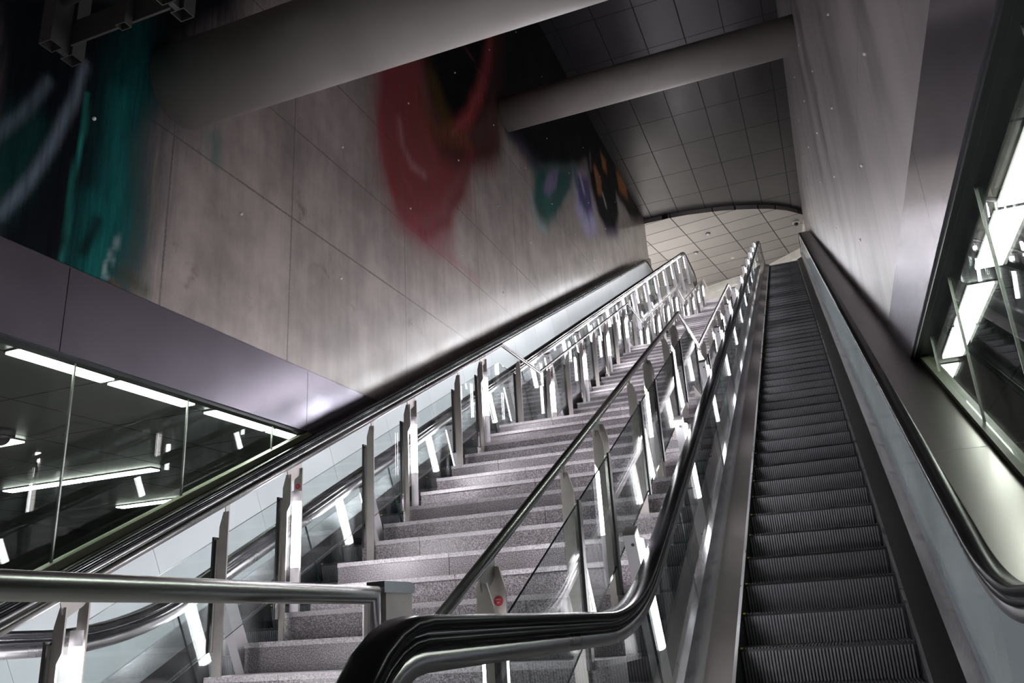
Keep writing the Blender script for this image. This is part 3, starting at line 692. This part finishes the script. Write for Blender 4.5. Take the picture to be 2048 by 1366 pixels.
def escalator(xl, xr, y_phase, horiz, h_top, label, wall_side, panel_mat, wall_x):
    yb = (FL - A) / B; yt = (ESC_TOP - A) / B
    root = thing('escalator', ((xl + xr) / 2, yb, FL), label, 'escalator')
    npath = path_fillet([(1.9, FL), (yb, FL), (yt, ESC_TOP), (33.2, ESC_TOP)], [1.0, 1.4], .12)
    # steps, every one of its own
    k = int((4.75 - y_phase) / .4); ks = []
    y = y_phase + .4 * k
    while nose(y) <= ESC_TOP + .001:
        ks.append(y); y += .4
    for y in ks:
        o = bpy.data.objects.new('step', STEP); C.objects.link(o); o.parent = root
        o.location = (xl - (xl + xr) / 2, y - yb, nose(y) - FL)
    # top hand rail line: newel, flat, incline, flat, newel
    za = horiz; zb = ESC_TOP + (horiz - FL)
    y1 = (za - A - h_top) / B; y2 = (zb - A - h_top) / B
    rn = .36; cy = 1.78
    lo = [(cy + rn * math.cos(math.radians(t)), za - rn + rn * math.sin(math.radians(t))) for t in range(270, 90, -12)]
    hi = [(32.0 + rn * math.cos(math.radians(t)), zb - rn + rn * math.sin(math.radians(t))) for t in range(78, -91, -12)]
    mid = path_fillet([(cy, za), (y1, za), (y2, zb), (32.0, zb)], [2.2, 2.2], .08)
    hpath = [(cy + .5, za - 2 * rn)] + lo + mid + hi + [(31.5, zb - 2 * rn)]
    def offs(path, n):
        out = []
        for i, p in enumerate(path):
            a = path[max(0, i - 1)]; c = path[min(len(path) - 1, i + 1)]
            t = Vector((c[0] - a[0], c[1] - a[1])).normalized()
            out.append((p[0] - t.y * n, p[1] + t.x * n))
        return out
    for side, s, xs in (('left', -1, xl), ('right', 1, xr)):
        X = lambda d: xs + s * d
        wall = side == wall_side
        xh = X(.245); xg = X(.235)
        def prof(pts): return [(xs + s * x, n) for x, n in pts]
        MB().sweep(npath, [(xh + x, n) for x, n in [(0, 0)]], 0) if False else None
        MB().sweep(hpath, [(xh + x, n) for x, n in RUBBER]).build('handrail', 'rubber', root)
        MB().sweep(hpath, rect(xh - .030, xh + .030, -.047, -.033), smooth=True).build('handrail_guide', 'chrome', root)
        MB().sweep(hpath, rect(xh - .036, xh + .036, -.070, -.046), smooth=True).build('handrail_lip', 'rubber', root)
        cap = MB().sweep(hpath, rect(xh - .026, xh + .026, -.124, -.069), smooth=True).build('glass_cap', 'steel', root)
        MB().sweep(npath, rect(*sorted((X(.0), X(.008))), -.42, .062), smooth=False).build('skirt', 'skirt', root)
        MB().sweep(npath, rect(*sorted((X(-.006), X(.014))), .060, .068), smooth=False).build('skirt_edge', 'steel', root)
        MB().sweep(npath, prof([(.012, .066), (.160, .130), (.160, .110), (.012, .046)]), smooth=False).build('inner_deck', 'deck' if side == 'left' and xl > -2 else 'darkdeck', root)
        MB().sweep(npath, prof([(.155, .125), (.205, .29), (.245, .29), (.245, .12)]), smooth=False).build('base_profile', 'wavy', root)
        if wall:
            MB().sweep(npath, rect(*sorted((X(.20), wall_x)), .10, .13), smooth=False).build('outer_deck', 'darkdeck', root)
        else:
            MB().sweep(npath, prof([(.20, .13), (.335, .13), (.335, -1.7), (.315, -1.7), (.315, .11), (.20, .11)]), smooth=False).build('outer_cladding', 'clad', root)
        # balustrade panels
        pm = [panel_mat, panel_mat] if wall else ['glass', 'edge']
        g0, g1 = xg - .006, xg + .006
        nb = .20; nt = h_top * CA - .10
        def P(y, n): return (y - SA * n, nose(y) + CA * n)
        cuts = [4.55 + 1.26 * i for i in range(20)]
        cuts = [c for c in cuts if c < yt - .9]
        low = [p for p in offs(hpath, -.10)[2:] if p[0] < P(cuts[0], nt)[0] - .05 and p[1] < za + .5]
        bot = [p for p in offs(npath, .20) if 1.75 < p[0] < P(cuts[0], nb)[0] - .02]
        MB().prism(low + [P(cuts[0], nt), P(cuts[0], nb)] + bot[::-1], 'x', g0, g1, 0, 1).build('glass_panel' if not wall else 'side_panel', pm, root)
        for p, q in zip(cuts, cuts[1:]):
            p += .003; q -= .003
            MB().prism([P(p, nt), P(q, nt), P(q, nb), P(p, nb)], 'x', g0, g1, 0, 1).build('glass_panel' if not wall else 'side_panel', pm, root)
        ye = cuts[-1] + .003
        up = [p for p in offs(hpath, -.10)[:-2] if p[0] > P(ye, nt)[0] + .05 and p[1] > 6]
        bot = [p for p in offs(npath, .20) if p[0] > P(ye, nb)[0] + .05 and p[0] < 32.1]
        MB().prism([P(ye, nt)] + up + bot[::-1] + [P(ye, nb)], 'x', g0, g1, 0, 1).build('glass_panel' if not wall else 'side_panel', pm, root)
    MB().box(xl - .0, xr, 1.7, 4.5, FL, FL + .012).build('floor_plate', 'steptread', root)
    MB().box(xl - .3, xr + .3, 30.2, 33.2, ESC_TOP - .03, ESC_TOP).build('landing_plate', 'steptread', root)
    return root
escalator(-.6835, .3165, 5.60, .04, 1.11, 'escalator in front, on the right, with dark ribbed steps rising to the top', 'right', 'rpanel', .625)
escalator(-4.94, -3.94, 6.2226, .12, 1.30, 'escalator on the left between the stairs and the painted concrete wall', 'left', 'lpanel', -5.26)

# lamps standing square to the slope beside the escalators
def slab_lamp(x, y, s, label, group, z0=.40):
    """s: side of the lit face (+1 right, -1 left)"""
    t = thing('escalator_lamp', (x, y, nose(y)), label, 'lamp', group, rot=(math.atan(B), 0, 0))
    MB().box(-.033, .033, -.05, .05, -.02, 1.075).build('housing', 'white', t)
    MB().box(-.034, .034, -.051, .051, 1.075, 1.085).build('end_cap', 'darksteel', t)
    pts = [(s * .033, -.036)] + [(s * (.033 + .030 * math.sin(math.radians(a))), -.036 * math.cos(math.radians(a))) for a in range(20, 180, 20)] + [(s * .033, .036)]
    MB().prism(pts, 'z', z0, 1.02, smooth=False).build('diffuser', 'bar', t)
    MB().prism(pts, 'z', .0, z0 - .004, smooth=False).build('lower_cover', 'white', t)
    for z in (1.02, .10):
        MB().tube([(.012, -.0505, z), (.012, -.053, z)], .009, 10).build('screw', 'darksteel', t)
    return t
i = 0; y = 2.70 + .20
while y < 29.3:
    slab_lamp(-1.05, y, 1, f'white slanted lamp beside the right escalator, {ORD[i]} up the slope', 'lamps along the right escalator')
    y += 2.12; i += 1
ly = [3.05, 4.76, 6.43, 8.12] + [9.86 + 1.75 * q for q in range(12)]
for i, y in enumerate(ly):
    if y < 29.6:
        slab_lamp(-3.545, y, -1, f'white slanted lamp between stairs and left escalator, {ORD[i]} up the slope', 'lamps along the left escalator', .60)

# ------------------------------------------------------------------ stairs
SX0, SX1 = -3.45, -1.10
TR, RI = .338, .1714
NY0, NZ0 = 8.77, 2.235             # first landing edge
GO = 18 * TR + 1.68                # plan length from landing edge to landing edge
UPF = 19 * RI
def stair_z(y):
    """tread height under y"""
    if y <= NY0:
        return NZ0 - RI * math.ceil((NY0 - y) / TR - 1e-6)
    j = int((y - NY0) // GO); r = y - NY0 - j * GO
    if r < 1.68: return NZ0 + j * UPF
    return min(NZ0 + 3 * UPF, NZ0 + j * UPF + RI * (1 + math.floor((r - 1.68) / TR)))
st = thing('staircase', ((SX0 + SX1) / 2, 2.3, FL), 'grey speckled granite staircase between the two escalators', 'staircase')
def step_block(depth, cuts):
    mb = MB(); xs = [SX0] + cuts + [SX1]; mid = (SX0 + SX1) / 2
    for p, q in zip(xs, xs[1:]):
        p -= mid; q -= mid; p += .002; q -= .002
        mb.box(p, q, .0, depth + .02, -.03, 0, 1)
        mb.box(p + .0, q - .0, .010, depth + .02, -RI - .03, -.03, 0)
    return mb.mesh('step', ['granite', 'nosing'])
VAR = [step_block(TR, [-2.35]), step_block(TR, [-2.75, -1.75]), step_block(TR, [-2.05]), step_block(TR, [-2.95, -1.5]), step_block(TR, [-2.55])]
LAND = step_block(1.68, [-2.8, -2.0])
def put_step(me, y, z):
    o = bpy.data.objects.new('step', me); C.objects.link(o); o.parent = st
    o.location = (0, y - 2.3, z - FL)
y, z, k = NY0 - TR, NZ0 - RI, 0
while z > FL + .05:
    put_step(VAR[k % 5], y, z); y -= TR; z -= RI; k += 1
for j in range(4):
    if j < 3:
        o = bpy.data.objects.new('landing', LAND); C.objects.link(o); o.parent = st
        o.location = (0, NY0 + GO * j - 2.3, NZ0 + UPF * j - FL)
        for q in range(18):
            put_step(VAR[(q * 3 + j) % 5], NY0 + GO * j + 1.68 + TR * q, NZ0 + UPF * j + RI * (q + 1))
    else:
        o = bpy.data.objects.new('landing', LAND); C.objects.link(o); o.parent = st
        o.location = (0, NY0 + GO * 3 - 2.3, NZ0 + UPF * 3 - FL)

# ------------------------------------------------------------------ stair balustrades with their tube lamps
RC = [(8.73, 3.195), (10.10, 3.215), (16.38, 6.41), (17.76, 6.45), (24.19, 9.68), (25.45, 9.71), (32.0, 12.99), (33.4, 13.0)]
def railz(y):
    if y <= RC[0][0]: return RC[0][1] - .5085 * (RC[0][0] - y)
    for p, q in zip(RC, RC[1:]):
        if y <= q[0]: return p[1] + (q[1] - p[1]) * (y - p[0]) / (q[0] - p[0])
    return RC[-1][1]
POSTS = [('D', 2.9), ('s', 3.96), ('D', 4.64), ('s', 5.68), ('D', 6.38), ('s', 7.45), ('D', 8.08), ('s', 9.35),
         ('D', 10.52), ('s', 11.5), ('D', 12.36), ('s', 13.25), ('D', 14.15), ('s', 15.0), ('D', 15.9), ('s', 16.95),
         ('D', 18.2), ('s', 19.15), ('D', 20.0), ('s', 20.9), ('D', 21.75), ('s', 22.65), ('D', 23.6), ('s', 24.85),
         ('D', 25.95), ('s', 26.85), ('D', 27.7), ('s', 28.6), ('D', 29.5), ('s', 30.4), ('D', 31.3)]
def sticker_mesh():
    mb = MB().tube([(0, 0, 0), (0, -.0012, 0)], .0185, 24)
    me = mb.mesh('sticker', ['red', 'sticktext'])
    import bmesh
    bm = bmesh.new(); bm.from_mesh(me)
    for txt, dz in (('UVS 2', .0025), ('18T.', -.0085)):
        cu = bpy.data.curves.new('print', 'FONT'); cu.body = txt; cu.size = .0085; cu.align_x = 'CENTER'; cu.extrude = .0003
        o = bpy.data.objects.new('print', cu); C.objects.link(o)
        dg = bpy.context.evaluated_depsgraph_get()
        tm = bpy.data.meshes.new_from_object(o.evaluated_get(dg))
        n0 = len(bm.faces)
        tm.transform(Matrix.Translation((0, -.0016, dz)) @ Matrix.Rotation(math.radians(90), 4, 'X'))
        bm.from_mesh(tm); bm.faces.ensure_lookup_table()
        for f in bm.faces[n0:]: f.material_index = 1
        bpy.data.objects.remove(o); bpy.data.curves.remove(cu); bpy.data.meshes.remove(tm)
    bm.to_mesh(me); bm.free()
    return me
STICK = sticker_mesh()
def balustrade(xr, o, y_first, label, stick, lamp_side):
    first = [2.97, 4.04, 4.64, 5.72, 6.35, 7.45, 8.07, 9.3] if o < 0 else [2.88, 3.99, 4.68, 5.78, 6.46, 7.52, 8.12, 9.35]
    posts = [(k, first[i] if i < 8 else y) for i, (k, y) in enumerate(POSTS)]
    root = thing('stair_balustrade', (xr, POSTS[0][1], FL), label, 'balustrade')
    rp = [(xr, y_first, railz(y_first))] + [(xr, y, z) for y, z in RC]
    MB().tube(rp, .0225, 18).build('handrail', 'rail', root)
    ins, outw = -.018, .046        # inner edge towards the stairs, outer edge
    X = lambda d: xr + o * d
    def plate(y, wide=True):
        zt = railz(y) - .060; zb = stair_z(y)
        i0 = ins if wide else .004
        poly = [(X(i0), zb), (X(i0), zt), (X(.022), zt), (X(outw), zt - .085), (X(outw), zb)]
        if not wide: poly = [(X(.006), zb), (X(.006), zt - .245), (X(ins), zt - .20), (X(ins), zt), (X(.022), zt), (X(outw), zt - .085), (X(outw), zb)]
        p = MB().prism(poly, 'y', y - .005, y + .005).build('post', 'plate', root)
        z1 = zt - .16
        MB().box(*sorted((X(outw + .001), X(outw + .017))), y - .022, y + .022, zb + .13, z1).build('clamp_channel', 'chrome', p, WP[root.as_pointer()])
        MB().box(*sorted((X(outw + .0175), X(outw + .030))), y - .026, y + .020, zb + .13, z1 + .015).build('gasket', 'gasket', p, WP[root.as_pointer()])
        return p, zt
    n = 0; lamps = []
    for kind, y in posts:
        p, zt = plate(y, kind == 's')
        if kind == 's':
            MB().prism([(y - .012, zt - .03), (y + .018, zt - .03), (y + .022, railz(y) - .01), (y - .018, railz(y) - .01)], 'x', xr - .003, xr + .003).build('bracket', 'plate', p, WP[root.as_pointer()])
        else:
            y2 = y + .125
            zt2 = railz(y2) - .060; zb2 = stair_z(y2)
            poly = [(X(ins), zb2), (X(ins), zt2), (X(.022), zt2), (X(outw), zt2 - .085), (X(outw), zb2)]
            p2 = MB().prism(poly, 'y', y2 - .005, y2 + .005).build('post', 'plate', root)
            MB().prism([(y - .012, zt - .03), (y + .02, zt - .045), (y2 - .02, zt2 - .055), (y2 + .004, zt2 - .02), (y2 + .01, railz(y2) - .01), (y - .03, railz(y - .03) - .01)],
                       'x', xr - .003, xr + .003).build('bracket', 'plate', p, WP[root.as_pointer()])
            if n in stick:
                s = bpy.data.objects.new('sticker', STICK); C.objects.link(s); s.parent = p2
                w = WP[root.as_pointer()]
                s.location = (X(.016) - w[0], y2 - .0056 - w[1], zt2 - .125 - w[2])
            lamps.append((y + .075, n)); n += 1
    # glass between the posts
    ys = [y for _, y in posts]
    xg = X(outw + .024 - .008)
    for p, q in zip(ys, ys[1:]):
        p += .004; q -= .004
        ks = [p] + [c[0] for c in RC if p < c[0] < q] + [q]
        top = [(y, railz(y) - .215) for y in ks]; bot = [(y, railz(y) - .83) for y in ks]
        MB().prism(top + bot[::-1], 'x', xg - .005, xg + .005, 0, 1).build('glass_panel', ['glass', 'edge'], root)
    for (y, k) in lamps:
        x = xr - o * .010 * lamp_side; zr = railz(y); zb = stair_z(y)
        side = 'left' if o < 0 else 'right'
        t = thing('tube_lamp', (x, y, zb), f'upright white tube lamp on the {side} stair rail, {ORD[k]} from the bottom', 'lamp', f'tube lamps on the {side} stair rail')
        MB().tube([(x, y, zr - .70), (x, y, zr - .27)], .0285, 20).build('lit_tube', 'tube', t)
        MB().tube([(x, y, zr - .27), (x, y, zr - .20)], .0292, 20).build('top_sleeve', 'white', t)
        MB().tube([(x, y, zb), (x, y, zr - .70)], .0290, 20).build('lower_sleeve', 'white', t)
    return root
balustrade(-3.35, -1, 1.2, 'steel and glass balustrade with zigzag handrail along the left side of the stairs', {1, 4, 5, 7, 9, 11, 13, 15}, 1)
balustrade(-1.235, 1, 1.9, 'steel and glass balustrade with handrail on the right side of the stairs', {0, 6, 9}, 1)

# ------------------------------------------------------------------ guard rail in the foreground
g = thing('guard_rail', (-1.2, 1.0, FL), 'thick horizontal steel guard rail in the left foreground ending at a flat post', 'railing')
MB().tube([(-1.2, -.6, .106), (-1.2, 2.045, .106), (-1.2, 2.045, FL)], .024, 24).build('rail', 'rail', g)
MB().box(-1.222, -1.178, 2.085, 2.235, FL, .125).build('post', 'plate', g)
mb = MB().prism([(2.066, .112), (2.238, .112), (2.246, .124), (2.24, .138), (2.215, .143), (2.066, .142)], 'x', -1.228, -1.172); mb.build('post_cap', 'chrome', g)
MB().tube([(-1.2, -.4, .106), (-1.2, -.4, FL)], .024, 20).build('leg', 'chrome', g)

# ------------------------------------------------------------------ camera, world, output
R = [[0.9300399602737102, -0.16878065673316117, -0.3264027607217757], [0.36306165844752236, 0.28507429030314735, 0.8870844836730551], [-0.056673666366387015, -0.9435283455842114, 0.32640826677599977]]
cam = bpy.data.cameras.new('camera'); co = bpy.data.objects.new('camera', cam); C.objects.link(co)
cam.sensor_width = 36.0; cam.sensor_fit = 'HORIZONTAL'; cam.lens = 1657.91 * 36.0 / 2048.0
cam.clip_start = .05; cam.clip_end = 200
m = Matrix(((R[0][0], -R[0][1], -R[0][2], 0), (R[1][0], -R[1][1], -R[1][2], 0), (R[2][0], -R[2][1], -R[2][2], 0), (0, 0, 0, 1)))
co.matrix_world = m
SC.camera = co
w = bpy.data.worlds.new('world'); SC.world = w; w.use_nodes = True
w.node_tree.nodes['Background'].inputs['Color'].default_value = (.9, .92, 1.0, 1)
w.node_tree.nodes['Background'].inputs['Strength'].default_value = .006
for o in list(SC.objects):
    if o.parent is None: o.location.z += UP
SC.view_settings.view_transform = 'Standard'; SC.view_settings.look = 'None'
SC.view_settings.gamma = 1.0; SC.view_settings.use_curve_mapping = False
SC.view_settings.exposure = 0.0
try:
    SC.cycles.transparent_max_bounces = 36; SC.cycles.max_bounces = 9; SC.cycles.glossy_bounces = 6; SC.cycles.diffuse_bounces = 4
    SC.cycles.caustics_reflective = False; SC.cycles.caustics_refractive = False
    SC.cycles.sample_clamp_direct = 20.0; SC.cycles.sample_clamp_indirect = 8.0; SC.cycles.use_denoising = True
except Exception: pass
